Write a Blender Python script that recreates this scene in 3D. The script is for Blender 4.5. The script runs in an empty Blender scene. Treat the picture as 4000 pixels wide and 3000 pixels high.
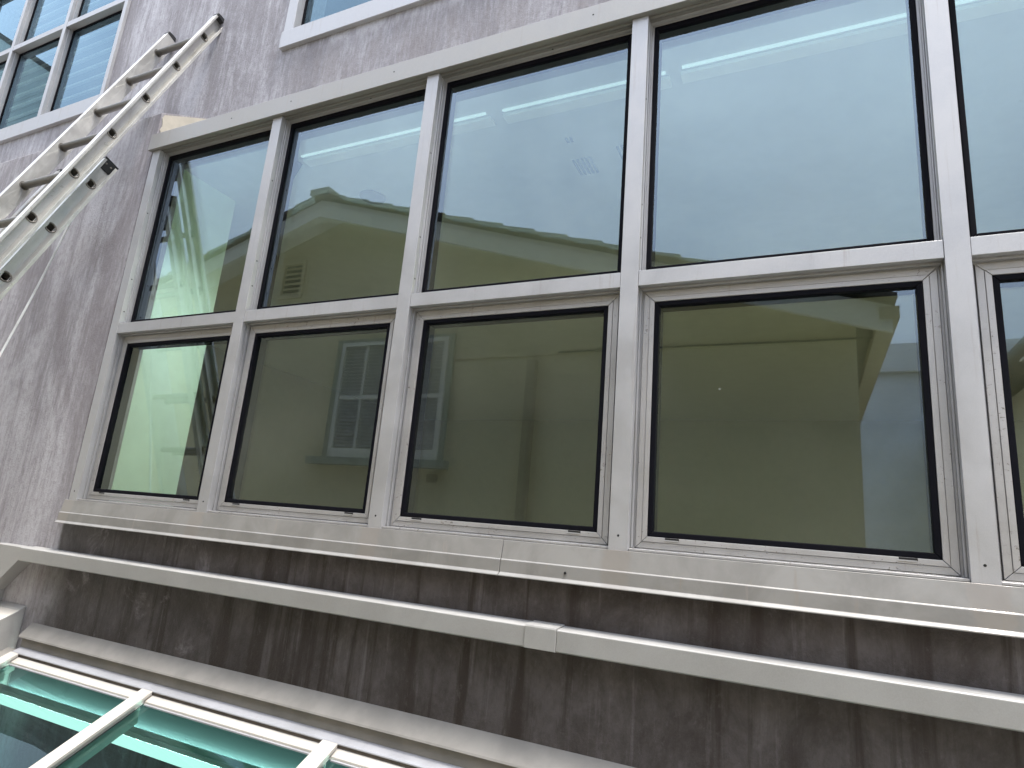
import bpy, bmesh, math, random
from mathutils import Vector, Matrix
random.seed(7)
R = math.radians
S = bpy.context.scene

# ------------------------------------------------------------------ camera
cam_d = bpy.data.cameras.new("camera")
cam = bpy.data.objects.new("camera", cam_d)
S.collection.objects.link(cam)
rot = Matrix(((0.9042981454369178, 0.023310993582353723, 0.4262645443120441),
              (0.4186890094169926, -0.2433422514056012, -0.8749194603357904),
              (0.08333293198231145, 0.9696603251957219, -0.22981400346405093)))
cam.matrix_world = Matrix.Translation((2.86562947, -1.68103584, 0.02283692)) @ rot.to_4x4()
cam_d.sensor_fit = 'HORIZONTAL'
cam_d.sensor_width = 36.0
cam_d.lens = 36.0 * 2442.775 / 4000.0
cam_d.clip_start = 0.02
cam_d.clip_end = 2000
S.camera = cam
S.render.resolution_x, S.render.resolution_y = 1024, 768

# ------------------------------------------------------------------ sky + sun
SUN_EL, SUN_DIR = R(75), Vector((0.80, -0.26, 0))     # soft sun high over the camera's right shoulder
w = bpy.data.worlds.new("World")
S.world = w
w.use_nodes = True
nt = w.node_tree
nt.nodes.clear()
wo = nt.nodes.new("ShaderNodeOutputWorld")
sky = nt.nodes.new("ShaderNodeTexSky")
sky.sky_type = 'NISHITA'
sky.sun_disc = False
sky.sun_elevation = SUN_EL
sky.sun_rotation = math.atan2(SUN_DIR.x, SUN_DIR.y)
sky.dust_density = 2.0
bg1 = nt.nodes.new("ShaderNodeBackground")
bg1.inputs[1].default_value = 0.085
nt.links.new(sky.outputs[0], bg1.inputs[0])
tc = nt.nodes.new("ShaderNodeTexCoord")
n1 = nt.nodes.new("ShaderNodeTexNoise")
n1.inputs["Scale"].default_value = 2.6
n1.inputs["Detail"].default_value = 6
n1.inputs["Roughness"].default_value = 0.55
n1.inputs["Distortion"].default_value = 0.4
nt.links.new(tc.outputs["Generated"], n1.inputs["Vector"])
rp = nt.nodes.new("ShaderNodeValToRGB")
rp.color_ramp.elements[0].position = 0.30
rp.color_ramp.elements[0].color = (0.45, 0.45, 0.45, 1)
rp.color_ramp.elements[1].position = 0.66
rp.color_ramp.elements[1].color = (0.97, 0.97, 0.97, 1)
nt.links.new(n1.outputs["Fac"], rp.inputs[0])
bg2 = nt.nodes.new("ShaderNodeBackground")              # the bright cloud deck
bg2.inputs[0].default_value = (0.80, 0.87, 1.0, 1)
sx = nt.nodes.new("ShaderNodeSeparateXYZ")              # overcast dome: three times brighter overhead than at the horizon
nt.links.new(tc.outputs["Generated"], sx.inputs[0])
mr = nt.nodes.new("ShaderNodeMapRange")
mr.inputs["From Min"].default_value = 0.0
mr.inputs["From Max"].default_value = 1.0
mr.inputs["To Min"].default_value = 0.30
mr.inputs["To Max"].default_value = 1.38
pz = nt.nodes.new("ShaderNodeMath")
pz.operation = 'POWER'
pz.use_clamp = True
pz.inputs[1].default_value = 1.5
pc = nt.nodes.new("ShaderNodeMath")
pc.operation = 'MAXIMUM'
pc.inputs[1].default_value = 0.0
nt.links.new(sx.outputs[2], pc.inputs[0])
nt.links.new(pc.outputs[0], pz.inputs[0])
nt.links.new(pz.outputs[0], mr.inputs["Value"])
nt.links.new(mr.outputs[0], bg2.inputs[1])
mx = nt.nodes.new("ShaderNodeMixShader")
nt.links.new(rp.outputs[0], mx.inputs[0])
nt.links.new(bg1.outputs[0], mx.inputs[1])
nt.links.new(bg2.outputs[0], mx.inputs[2])
nt.links.new(mx.outputs[0], wo.inputs[0])

sun_d = bpy.data.lights.new("sun", 'SUN')
sun_d.energy = 2.0
sun_d.angle = R(18)
sun_d.color = (1.0, 0.95, 0.87)
sun = bpy.data.objects.new("sun", sun_d)
S.collection.objects.link(sun)
sd = SUN_DIR.normalized() * math.cos(SUN_EL) + Vector((0, 0, math.sin(SUN_EL)))
sun.rotation_euler = (-sd).to_track_quat('-Z', 'Y').to_euler()
sun.location = sd * 20

S.render.engine = 'CYCLES'
S.cycles.max_bounces = 10
S.cycles.transparent_max_bounces = 16
S.cycles.glossy_bounces = 5
S.cycles.caustics_reflective = False
S.cycles.caustics_refractive = False
S.cycles.use_denoising = True
S.view_settings.view_transform = 'Standard'
S.view_settings.look = 'None'
S.view_settings.gamma = 1
S.view_settings.exposure = 1.95


# ------------------------------------------------------------------ material helpers
class NT:
    def __init__(s, name):
        s.m = bpy.data.materials.new(name)
        s.m.use_nodes = True
        s.t = s.m.node_tree
        s.p = s.t.nodes["Principled BSDF"]
        s.out = s.t.nodes["Material Output"]
        s.geo = s.t.nodes.new("ShaderNodeNewGeometry")
        s.pos = s.geo.outputs["Position"]

    def n(s, typ, **kw):
        o = s.t.nodes.new(typ)
        for k, v in kw.items():
            setattr(o, k, v)
        return o

    def set(s, inp, v):
        if isinstance(v, bpy.types.NodeSocket):
            s.t.links.new(v, inp)
        elif v is not None:
            if isinstance(v, tuple) and len(v) == 3 and inp.type == 'RGBA':
                v = v + (1,)
            inp.default_value = v

    def noise(s, scale=(1, 1, 1), sc=1.0, detail=5, rough=0.6, dist=0.0, off=(0, 0, 0), vec=None):
        mp = s.n("ShaderNodeMapping")
        mp.inputs["Scale"].default_value = scale
        mp.inputs["Location"].default_value = off
        s.set(mp.inputs["Vector"], vec or s.pos)
        nn = s.n("ShaderNodeTexNoise")
        nn.inputs["Scale"].default_value = sc
        nn.inputs["Detail"].default_value = detail
        nn.inputs["Roughness"].default_value = rough
        nn.inputs["Distortion"].default_value = dist
        s.t.links.new(mp.outputs[0], nn.inputs["Vector"])
        return nn.outputs["Fac"]

    def ramp(s, v, a, b, ca=0.0, cb=1.0):
        """smooth step of v between a and b"""
        mr = s.n("ShaderNodeMapRange", interpolation_type='SMOOTHSTEP')
        s.set(mr.inputs["Value"], v)
        for i, x in zip(("From Min", "From Max", "To Min", "To Max"), (a, b, ca, cb)):
            s.set(mr.inputs[i], x)
        return mr.outputs[0]

    def math(s, op, a, b=None):
        o = s.n("ShaderNodeMath", operation=op)
        s.set(o.inputs[0], a)
        if b is not None:
            s.set(o.inputs[1], b)
        return o.outputs[0]

    def mix(s, f, a, b, blend='MIX'):
        o = s.n("ShaderNodeMix", data_type='RGBA', blend_type=blend)
        s.set(o.inputs["Factor"], f)
        s.set(o.inputs[6], a)
        s.set(o.inputs[7], b)
        return o.outputs[2]

    def xyz(s):
        o = s.n("ShaderNodeSeparateXYZ")
        s.t.links.new(s.pos, o.inputs[0])
        return o.outputs

    def bump(s, h, strength=0.2, dist=0.002):
        b = s.n("ShaderNodeBump")
        b.inputs["Strength"].default_value = strength
        b.inputs["Distance"].default_value = dist
        s.set(b.inputs["Height"], h)
        s.t.links.new(b.outputs[0], s.p.inputs["Normal"])

    def base(s, col, rough=0.6, metal=0.0, spec=0.5):
        s.set(s.p.inputs["Base Color"], col)
        s.set(s.p.inputs["Roughness"], rough)
        s.set(s.p.inputs["Metallic"], metal)
        s.set(s.p.inputs["Specular IOR Level"], spec)
        return s.m


def simple(name, col, rough=0.6, metal=0.0, var=0.12, sc=12, spec=0.5):
    t = NT(name)
    f = t.noise(sc=sc)
    d = tuple(c * (1 - var * 2) for c in col)
    return t.base(t.mix(t.ramp(f, 0.3, 0.7), d, col), rough, metal, spec)


def make_stucco(name, wet):
    t = NT(name)
    x, y, z = t.xyz()
    soft = t.noise((2.6, 2.6, 0.9), 1.0, 8, 0.68, 0.9)
    streak = t.noise((13, 13, 1.3), 1.0, 8, 0.70, 0.5)
    streak2 = t.noise((70, 70, 6.5), 1.0, 8, 0.75, 0.3, (4, 1, 2))
    cloud = t.noise((7, 7, 4.6), 1.0, 9, 0.75, 0.35, (9, 0, 3))
    fine = t.noise((1, 1, 1), 140, 3, 0.6)
    grain = t.noise((1, 1, 0.6), 55, 8, 0.8, 0.2, (2, 7, 1))
    v = t.math('ADD', t.math('ADD', t.math('MULTIPLY', soft, 0.42), t.math('MULTIPLY', streak, 0.36)), t.math('MULTIPLY', streak2, 0.22))
    c = t.mix(t.ramp(v, 0.42, 0.58), (0.235, 0.220, 0.232), (0.452, 0.440, 0.466))
    c = t.mix(t.math('MULTIPLY', t.ramp(grain, 0.46, 0.66), 0.52), c, (0.20, 0.176, 0.183))
    c = t.mix(t.math('MULTIPLY', t.ramp(grain, 0.46, 0.30), 0.42), c, (0.47, 0.445, 0.465))
    c = t.mix(t.math('MULTIPLY', t.ramp(cloud, 0.56, 0.76), 0.60), c, (0.19, 0.163, 0.172))
    c = t.mix(t.math('MULTIPLY', t.ramp(cloud, 0.46, 0.26), 0.55), c, (0.44, 0.415, 0.455))
    c = t.mix(t.math('MULTIPLY', t.ramp(streak2, 0.58, 0.74), 0.30), c, (0.46, 0.43, 0.46))
    # old rain marks under the middle upper window and rust by the head flashing
    und = t.math('MULTIPLY', t.ramp(z, 2.36, 2.30), t.math('MULTIPLY', t.ramp(x, 0.35, 0.60), t.ramp(z, 1.72, 2.15)))
    c = t.mix(t.math('MULTIPLY', t.math('MULTIPLY', und, t.ramp(streak, 0.40, 0.58)), 0.55), c, (0.17, 0.145, 0.14))
    rust = t.math('MULTIPLY', t.ramp(t.noise((5, 5, 3.5), 1, 6, 0.7, 0.8, (3, 1, 8)), 0.60, 0.74), t.ramp(x, 0.9, 1.6))
    c = t.mix(t.math('MULTIPLY', rust, 0.5), c, (0.30, 0.205, 0.13))
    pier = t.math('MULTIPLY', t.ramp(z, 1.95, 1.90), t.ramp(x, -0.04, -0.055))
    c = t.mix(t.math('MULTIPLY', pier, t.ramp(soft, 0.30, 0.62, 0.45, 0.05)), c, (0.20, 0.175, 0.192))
    rough = 0.75
    if wet:
        # dirty runoff below the window: brown water marks and dark grey render
        wob = t.math('MULTIPLY', t.math('SUBTRACT', t.noise((5, 5, 3), 1, 5, 0.7), 0.5), 0.30)
        xs = t.math('ADD', x, wob)
        upz = t.ramp(z, -0.24, -0.22)                      # above the ledge the edge is crisp
        edge_lo = t.ramp(xs, -0.17, 0.10)
        edge_hi = t.ramp(t.math('ADD', x, t.math('MULTIPLY', wob, 0.22)), -0.045, -0.015)
        m = t.n("ShaderNodeMix", data_type='FLOAT')
        t.set(m.inputs["Factor"], upz)
        t.set(m.inputs[2], edge_lo)
        t.set(m.inputs[3], edge_hi)
        mask = t.math('MULTIPLY', m.outputs[0], t.ramp(z, -0.055, -0.065))
        wl = t.noise((4.2, 4.2, 0.55), 1.0, 6, 0.62, 0.5, (2, 0, 5))
        ws = t.noise((17, 17, 0.7), 1.0, 6, 0.66, 0.25, (5, 0, 2))
        ws2 = t.noise((44, 44, 1.6), 1.0, 5, 0.66, 0.2, (0, 3, 1))
        wc = t.noise((7, 7, 4), 1.0, 9, 0.76, 0.3, (3, 3, 0))
        g = t.mix(t.ramp(wc, 0.34, 0.66), (0.040, 0.032, 0.030), (0.090, 0.079, 0.078))
        col_ = t.math('ADD', t.math('MULTIPLY', wl, 0.55), t.math('MULTIPLY', ws, 0.45))
        d = t.mix(t.math('MULTIPLY', t.ramp(col_, 0.49, 0.40), 0.88), g, (0.026, 0.0175, 0.014))
        d = t.mix(t.math('MULTIPLY', t.ramp(ws, 0.385, 0.33), 0.7), d, (0.028, 0.020, 0.016))
        d = t.mix(t.math('MULTIPLY', t.ramp(t.math('ADD', ws2, t.math('MULTIPLY', t.math('SUBTRACT', wc, 0.5), 0.5)), 0.57, 0.74), 0.40), d, (0.17, 0.158, 0.164))
        d = t.mix(t.math('MULTIPLY', t.ramp(grain, 0.48, 0.66), 0.35), d, (0.035, 0.028, 0.026))
        d = t.mix(t.math('MULTIPLY', t.ramp(grain, 0.46, 0.30), 0.30), d, (0.15, 0.138, 0.142))
        # pale scuffed patches close under the sill
        pal = t.noise((6, 6, 5), 1.0, 6, 0.7, 0.7, (7, 0, 1))
        d = t.mix(t.math('MULTIPLY', t.math('MULTIPLY', t.ramp(pal, 0.58, 0.74), t.ramp(x, 1.3, 0.6)), 0.6), d, (0.33, 0.30, 0.33))
        c = t.mix(mask, c, d)
        rough = t.ramp(mask, 0, 1, 0.78, 0.58)
    t.bump(t.math('ADD', fine, t.math('MULTIPLY', grain, 2.0)), 0.5, 0.003)
    return t.base(c, rough, 0, 0.35)


def make_alu(name, col=(0.405, 0.400, 0.408), drip=0.5, brown=(0.24, 0.195, 0.155), rough=0.42, metal=0.35):
    t = NT(name)
    a = t.noise((1, 1, 1), 5, 8, 0.7, 0.5)
    b = t.noise((60, 60, 3), 1, 5, 0.6)
    g = t.noise((1, 1, 1), 420, 2, 0.5)
    lo = tuple(c * 0.87 for c in col)
    c = t.mix(t.ramp(a, 0.32, 0.68), lo, col)
    c = t.mix(t.math('MULTIPLY', t.ramp(b, 0.57, 0.78), drip), c, brown)
    c = t.mix(t.math('MULTIPLY', t.ramp(g, 0.30, 0.75), 0.12), c, tuple(min(1, v * 1.5) for v in col))
    if 'sash' in name:
        c = speckle(t, c, 95, 0.63, 0.8, (0.10, 0.085, 0.06))
    if 'ladder' in name:
        c = speckle(t, c, 42, 0.63, 0.4, (0.28, 0.25, 0.2))
    t.bump(g, 0.08, 0.001)
    return t.base(c, t.ramp(a, 0.3, 0.7, rough - 0.06, rough + 0.14), metal, 0.5)


def speckle(t, c, sc, thr, amt, col):
    sp = t.ramp(t.noise((1, 1, 1.6), sc, 3, 0.6, 0.6, (2, 4, 6)), thr, thr + 0.03)
    cl = t.ramp(t.noise((1, 1, 1), 6, 3, 0.5, 0, (8, 1, 4)), 0.45, 0.60)
    return t.mix(t.math('MULTIPLY', t.math('MULTIPLY', sp, cl), amt), c, col)


def make_sill(name):
    """painted metal flashing with water marks under each mullion"""
    t = NT(name)
    x, y, z = t.xyz()
    a = t.noise((1, 1, 1), 7, 6, 0.65, 0.5)
    c = t.mix(t.ramp(a, 0.32, 0.68), (0.205, 0.197, 0.186), (0.262, 0.253, 0.241))
    fx = t.math('ABSOLUTE', t.math('SUBTRACT', t.math('MODULO', t.math('ADD', x, 8.4), 0.8), 0.4))
    wob = t.math('MULTIPLY', t.math('SUBTRACT', t.noise((24, 24, 30), 1, 4, 0.7), 0.5), 0.05)
    wet = t.ramp(t.math('ADD', fx, wob), 0.045, 0.026)
    drips = t.noise((34, 34, 2.2), 1, 3, 0.5, 0.1, (1, 0, 9))
    dm = t.math('MULTIPLY', t.ramp(drips, 0.645, 0.675), t.ramp(t.noise((3, 3, 3), 1, 2, 0.5), 0.52, 0.60))
    wet = t.math('MAXIMUM', wet, t.math('MULTIPLY', dm, 0.9))
    c = t.mix(t.math('MULTIPLY', wet, 0.55), c, (0.27, 0.245, 0.225))
    c = t.mix(t.math('MULTIPLY', t.ramp(t.noise((70, 70, 4), 1, 4, 0.6), 0.62, 0.8), 0.35), c, (0.27, 0.21, 0.15))
    t.bump(t.noise((1, 1, 1), 400, 2, 0.5), 0.06, 0.001)
    return t.base(c, t.ramp(wet, 0, 1, 0.5, 0.3), 0.2, 0.5)


def make_glass(name, tint, refl_lo, refl_hi, gtint=(0.86, 0.97, 1.0), dirt=True, wave=0.0):
    """reflective tinted pane: mirror part + clear tinted part"""
    t = NT(name)
    t.t.nodes.remove(t.p)
    lw = t.n("ShaderNodeLayerWeight")
    lw.inputs["Blend"].default_value = 0.5
    f = t.math('POWER', lw.outputs["Facing"], 3.0)
    fac = t.ramp(f, 0, 1, refl_lo, refl_hi)
    gl = t.n("ShaderNodeBsdfGlossy")
    gl.inputs["Roughness"].default_value = 0.0
    t.set(gl.inputs["Color"], gtint)
    if wave:
        b = t.n("ShaderNodeBump")
        b.inputs["Strength"].default_value = wave
        b.inputs["Distance"].default_value = 0.004
        t.set(b.inputs["Height"], t.noise((1, 1, 1), 2.2, 1, 0.4))
        t.t.links.new(b.outputs[0], gl.inputs["Normal"])
    tr = t.n("ShaderNodeBsdfTransparent")
    t.set(tr.inputs["Color"], tint)
    m = t.n("ShaderNodeMixShader")
    t.set(m.inputs[0], fac)
    t.t.links.new(tr.outputs[0], m.inputs[1])
    t.t.links.new(gl.outputs[0], m.inputs[2])
    last = m.outputs[0]
    if dirt:
        sp = t.ramp(t.noise((1, 1, 1), 75, 2, 0.5), 0.735, 0.775)
        cl = t.ramp(t.noise((1, 1, 1), 3.0, 3, 0.5, 0.3, (5, 5, 5)), 0.52, 0.66)
        film = t.ramp(t.noise((1, 1, 1), 2.0, 5, 0.6), 0.4, 0.8, 0.0, 0.05)
        d = t.math('MAXIMUM', t.math('MULTIPLY', t.math('MULTIPLY', sp, cl), 0.45), film)
        df = t.n("ShaderNodeBsdfDiffuse")
        t.set(df.inputs["Color"], (0.5, 0.5, 0.47))
        m2 = t.n("ShaderNodeMixShader")
        t.set(m2.inputs[0], d)
        t.t.links.new(last, m2.inputs[1])
        t.t.links.new(df.outputs[0], m2.inputs[2])
        last = m2.outputs[0]
    t.t.links.new(last, t.out.inputs[0])
    return t.m


def make_clear(name):
    t = NT(name)
    t.t.nodes.remove(t.p)
    tr = t.n("ShaderNodeBsdfTransparent")
    t.t.links.new(tr.outputs[0], t.out.inputs[0])
    return t.m


def make_emit(name, col, st):
    t = NT(name)
    t.t.nodes.remove(t.p)
    e = t.n("ShaderNodeEmission")
    t.set(e.inputs[0], col)
    e.inputs[1].default_value = st
    t.t.links.new(e.outputs[0], t.out.inputs[0])
    return t.m


M = {}
M['wall'] = make_stucco("streaked stucco", True)
M['alu'] = make_alu("weathered aluminium")
M['sash'] = make_alu("speckled aluminium sash", (0.395, 0.385, 0.385), 0.55)
M['head'] = make_alu("head flashing metal", (0.30, 0.288, 0.272), 0.4)
M['sill'] = make_sill("painted sill flashing")
M['ledge'] = make_alu("ledge metal", (0.33, 0.322, 0.310), 0.12, rough=0.5, metal=0.1)
M['bar'] = make_alu("cream glazing bar", (0.43, 0.405, 0.37), 0.5, (0.46, 0.32, 0.2), rough=0.45, metal=0.0)
M['cap'] = make_alu("ridge cap metal", (0.38, 0.38, 0.40), 0.2, rough=0.4, metal=0.3)
M['cant'] = simple("grey coated upstand", (0.235, 0.222, 0.205), 0.7, 0, 0.1, 9)
M['cream'] = simple("cream render", (0.50, 0.455, 0.38), 0.7, 0, 0.08, 14)
M['gasket'] = simple("black rubber gasket", (0.005, 0.005, 0.008), 0.75, 0, 0.1, 30, 0.08)
M['hole'] = simple("dark hole", (0.01, 0.009, 0.008), 0.9)
M['glass'] = make_glass("reflective window glass", (0.84, 0.95, 0.89), 0.180, 0.85, (0.60, 0.74, 0.88), True, 0.05)
M['glass_in'] = make_glass("inner pane glass", (0.92, 0.98, 0.94), 0.055, 0.7, (0.86, 0.97, 1.0), False)
M['glass_up'] = make_glass("upper window glass", (0.60, 0.72, 0.72), 0.135, 0.85, (0.56, 0.82, 1.0), True)
M['glass_sky'] = make_glass("green tinted roof glass", (0.42, 0.82, 0.73), 0.05, 0.8, (0.8, 1.0, 1.0), False)
M['clear'] = make_clear("pane edge")
M['ladder'] = make_alu("ladder aluminium", (0.60, 0.585, 0.55), 0.3, (0.40, 0.34, 0.25), rough=0.36, metal=0.75)
M['rung'] = make_alu("rung aluminium", (0.20, 0.185, 0.165), 0.45, (0.11, 0.085, 0.06), rough=0.4, metal=0.5)
M['plastic'] = simple("black plastic", (0.014, 0.014, 0.016), 0.45)
M['rope'] = simple("white rope", (0.72, 0.72, 0.72), 0.9)
M['white_in'] = simple("white interior plaster", (0.80, 0.80, 0.78), 0.8, 0, 0.03)
M['ceiling'] = simple("off white ceiling", (0.55, 0.56, 0.55), 0.85, 0, 0.03)
M['grille'] = simple("grey grille", (0.20, 0.23, 0.27), 0.7)
M['mint'] = simple("pale mint plaster", (0.72, 0.90, 0.80), 0.8, 0, 0.03)
M['room'] = simple("interior wall paint", (0.20, 0.185, 0.145), 0.8, 0, 0.05)
M['board'] = simple("grey painted board", (0.05, 0.062, 0.072), 0.8, 0, 0.05)
M['dark_in'] = simple("dark interior", (0.10, 0.11, 0.11), 0.8)
M['below'] = simple("lower room paint", (0.40, 0.42, 0.40), 0.8)
M['carpet'] = simple("pale floor", (0.36, 0.34, 0.28), 0.8)
M['lamp'] = make_emit("lit lamp tube", (0.80, 1.0, 0.95), 0.15)
M['fill_lamp'] = make_emit("unseen fill lamp", (1.0, 0.90, 0.60), 11.0)  # added fill, out of sight, lifts the interior tone
M['gap_shade'] = simple("dark brown gap shade", (0.11, 0.09, 0.075), 0.8, 0, 0.2, 20)  # dark colour standing in for the shadow gap under the cap
M['spot'] = make_emit("lit spot lamp", (0.97, 0.98, 1.0), 760.0)
M['lens'] = make_emit("glowing board face", (0.92, 1.0, 0.98), 0.34)  # plain board face given its own glow, not a lamp
M['cove'] = make_emit("lit cove strip", (0.85, 1.0, 0.97), 40.0)
M['house'] = simple("olive house render", (0.80, 0.69, 0.43), 0.85, 0, 0.05, 3)
M['house_trim'] = simple("pale house trim", (0.86, 0.82, 0.68), 0.7, 0, 0.03)
M['house_green'] = simple("grey green window surround", (0.42, 0.44, 0.33), 0.7)
M['tile'] = simple("roof tile", (0.12, 0.10, 0.08), 0.8, 0, 0.2, 8)
M['brown'] = simple("brown gutter", (0.42, 0.35, 0.21), 0.6)
M['blind'] = simple("white blind", (0.6, 0.6, 0.56), 0.7)
M['grey_render'] = simple("grey render", (0.66, 0.67, 0.68), 0.85, 0, 0.08, 2)
M['siding'] = simple("sage siding", (0.62, 0.66, 0.60), 0.8, 0, 0.06, 3)
M['deck'] = simple("grey roof deck", (0.42, 0.41, 0.39), 0.9, 0, 0.15, 5)


# ------------------------------------------------------------------ mesh helpers
class MB:
    def __init__(s):
        s.b = bmesh.new()

    def quad(s, pts, mi=0):
        f = s.b.faces.new([s.b.verts.new(p) for p in pts])
        f.material_index = mi
        return f

    def hexa(s, p, mi=0):
        """8 points: bottom loop 0-3, top loop 4-7"""
        v = [s.b.verts.new(q) for q in p]
        for ix in ((3, 2, 1, 0), (4, 5, 6, 7), (0, 1, 5, 4), (1, 2, 6, 5), (2, 3, 7, 6), (3, 0, 4, 7)):
            s.b.faces.new([v[i] for i in ix]).material_index = mi
        return s

    def box(s, x0, x1, y0, y1, z0, z1, mi=0):
        return s.hexa([(x0, y0, z0), (x1, y0, z0), (x1, y1, z0), (x0, y1, z0),
                       (x0, y0, z1), (x1, y0, z1), (x1, y1, z1), (x0, y1, z1)], mi)

    def prism(s, poly, vec, mi=0):
        """closed polygon (3-D points) pushed along vec"""
        vec = Vector(vec)
        a = [s.b.verts.new(p) for p in poly]
        b = [s.b.verts.new(Vector(p) + vec) for p in poly]
        n = len(poly)
        fs = [s.b.faces.new(a[::-1]), s.b.faces.new(b)]
        for i in range(n):
            fs.append(s.b.faces.new([a[i], a[(i + 1) % n], b[(i + 1) % n], b[i]]))
        for f in fs:
            f.material_index = mi
        return s

    def tube(s, p0, p1, r, seg=14, mi=0, sx=1.0, up=None, r1=None, cap0=True):
        p0, p1 = Vector(p0), Vector(p1)
        d = (p1 - p0).normalized()
        u = Vector(up) if up else d.orthogonal()
        u = (u - u.dot(d) * d).normalized()
        v = d.cross(u)
        r1 = r if r1 is None else r1
        la, lb = [], []
        for i in range(seg):
            a = 2 * math.pi * i / seg
            o = u * math.cos(a) + v * math.sin(a) * sx
            la.append(s.b.verts.new(p0 + o * r))
            lb.append(s.b.verts.new(p1 + o * r1))
        for i in range(seg):
            f = s.b.faces.new([la[i], la[(i + 1) % seg], lb[(i + 1) % seg], lb[i]])
            f.material_index = mi
            f.smooth = True
        if cap0:
            s.b.faces.new(la[::-1]).material_index = mi
        s.b.faces.new(lb).material_index = mi
        return s

    def ring(s, x0, x1, z0, z1, wd, y0, y1, gap=0.0006, mi=0, wb=None, wt=None):
        """rectangular frame with mitred corners; wd = bar width"""
        wb = wd if wb is None else wb
        wt = wd if wt is None else wt
        g = gap
        o = [(x0, z0), (x1, z0), (x1, z1), (x0, z1)]
        i = [(x0 + wd, z0 + wb), (x1 - wd, z0 + wb), (x1 - wd, z1 - wt), (x0 + wd, z1 - wt)]
        sh = {0: ((g, 0), (-g, 0)), 1: ((0, g), (0, -g)), 2: ((-g, 0), (g, 0)), 3: ((0, -g), (0, g))}
        for k in range(4):
            a, b = k, (k + 1) % 4
            (ax, az), (bx, bz) = sh[k]
            q = [(o[a][0] + ax, o[a][1] + az), (o[b][0] + bx, o[b][1] + bz),
                 (i[b][0] + bx, i[b][1] + bz), (i[a][0] + ax, i[a][1] + az)]
            s.hexa([(p[0], y0, p[1]) for p in q] + [(p[0], y1, p[1]) for p in q], mi)
        return s

    def build(s, name, mats, parent=None, bevel=0.0, seg=2, inv=None):
        bmesh.ops.recalc_face_normals(s.b, faces=s.b.faces)
        me = bpy.data.meshes.new(name)
        s.b.to_mesh(me)
        s.b.free()
        for m in (mats if isinstance(mats, (list, tuple)) else [mats]):
            me.materials.append(m)
        o = bpy.data.objects.new(name, me)
        S.collection.objects.link(o)
        if parent:
            adopt(o, parent)
        if bevel:
            bv = o.modifiers.new("edge", 'BEVEL')
            bv.width = bevel
            bv.segments = seg
            bv.limit_method = 'ANGLE'
            bv.angle_limit = R(40)
        return o


WORLD_M = {}


def wm(o):
    m = o.matrix_basis.copy()
    if o.parent:
        m = wm(o.parent) @ o.matrix_parent_inverse @ m
    return m


def adopt(o, parent):
    o.parent = parent
    o.matrix_parent_inverse = wm(parent).inverted()


def empty(name, loc, label=None, cat=None, group=None, parent=None):
    o = bpy.data.objects.new(name, None)
    o.empty_display_size = 0.1
    o.location = loc
    S.collection.objects.link(o)
    if parent:
        adopt(o, parent)
    if label:
        o["label"] = label
    if cat:
        o["category"] = cat
    if group:
        o["group"] = group
    return o


def copy_tree(o, parent=None):
    c = o.copy()
    S.collection.objects.link(c)
    if parent:
        inv = o.matrix_parent_inverse.copy()
        c.parent = parent
        c.matrix_parent_inverse = inv
    for ch in list(o.children):
        copy_tree(ch, c)
    return c


def structure(o):
    o["kind"] = "structure"
    return o


def holed_wall(mb, x0, x1, z0, z1, y0, y1, holes, mi=0):
    """wall slab between y0 (front) and y1 with rectangular openings"""
    xs = sorted({x0, x1} | {h[0] for h in holes} | {h[1] for h in holes})
    zs = sorted({z0, z1} | {h[2] for h in holes} | {h[3] for h in holes})
    vs = {}

    def V(i, j, y):
        k = (i, j, y)
        if k not in vs:
            vs[k] = mb.b.verts.new((xs[i], y, zs[j]))
        return vs[k]

    def solid(i, j):
        if not (0 <= i < len(xs) - 1 and 0 <= j < len(zs) - 1):
            return False
        cx, cz = (xs[i] + xs[i + 1]) / 2, (zs[j] + zs[j + 1]) / 2
        return not any(h[0] < cx < h[1] and h[2] < cz < h[3] for h in holes)
    for i in range(len(xs) - 1):
        for j in range(len(zs) - 1):
            if not solid(i, j):
                continue
            for y in (y0, y1):
                mb.b.faces.new([V(i, j, y), V(i + 1, j, y), V(i + 1, j + 1, y), V(i, j + 1, y)]).material_index = mi
            for (di, dj, a, b) in ((-1, 0, (i, j), (i, j + 1)), (1, 0, (i + 1, j), (i + 1, j + 1)),
                                   (0, -1, (i, j), (i + 1, j)), (0, 1, (i, j + 1), (i + 1, j + 1))):
                if not solid(i + di, j + dj):
                    mb.b.faces.new([V(*a, y0), V(*b, y0), V(*b, y1), V(*a, y1)]).material_index = mi


# ------------------------------------------------------------------ measurements
PITCH, HW = 0.80, 0.0264            # bay pitch and half mullion width
NB = 6                              # bays
XR = NB * PITCH
YW = 0.012                          # front of the lower wall
YU = 0.27                           # front of the upper wall
DECK = -1.36
TAN = math.tan(R(27))

# ground: the flat deck the house and ladder stand on, open below the roof glazing
mb = MB()
SX0, SX1, SY0 = -0.30, 4.20, -1.30
for (a, b, c, d) in ((-400, SX0, -400, 0.2), (SX1, 400, -400, 0.2), (SX0, SX1, -400, SY0), (-400, -6, 0.2, 400), (9, 400, 0.2, 400), (-6, 9, 9, 400)):
    mb.quad([(a, c, DECK), (b, c, DECK), (b, d, DECK), (a, d, DECK)])
structure(mb.build("ground", M['deck']))

# ------------------------------------------------------------------ the building
B = empty("building", (1.5, 0.1, DECK), "weathered purple grey rendered building with a ribbon of aluminium framed windows", "building")

# upper wall, set back, with two openings
UL = (-3.20, -1.125, 2.394, 4.00)
UM = (0.415, 2.33, 2.382, 3.40)
mb = MB()
holed_wall(mb, -6.5, 9.0, 1.801, 6.2, YU, YU + 0.22, [UL, UM])
mb.build("wall", M['wall'], B)
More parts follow.
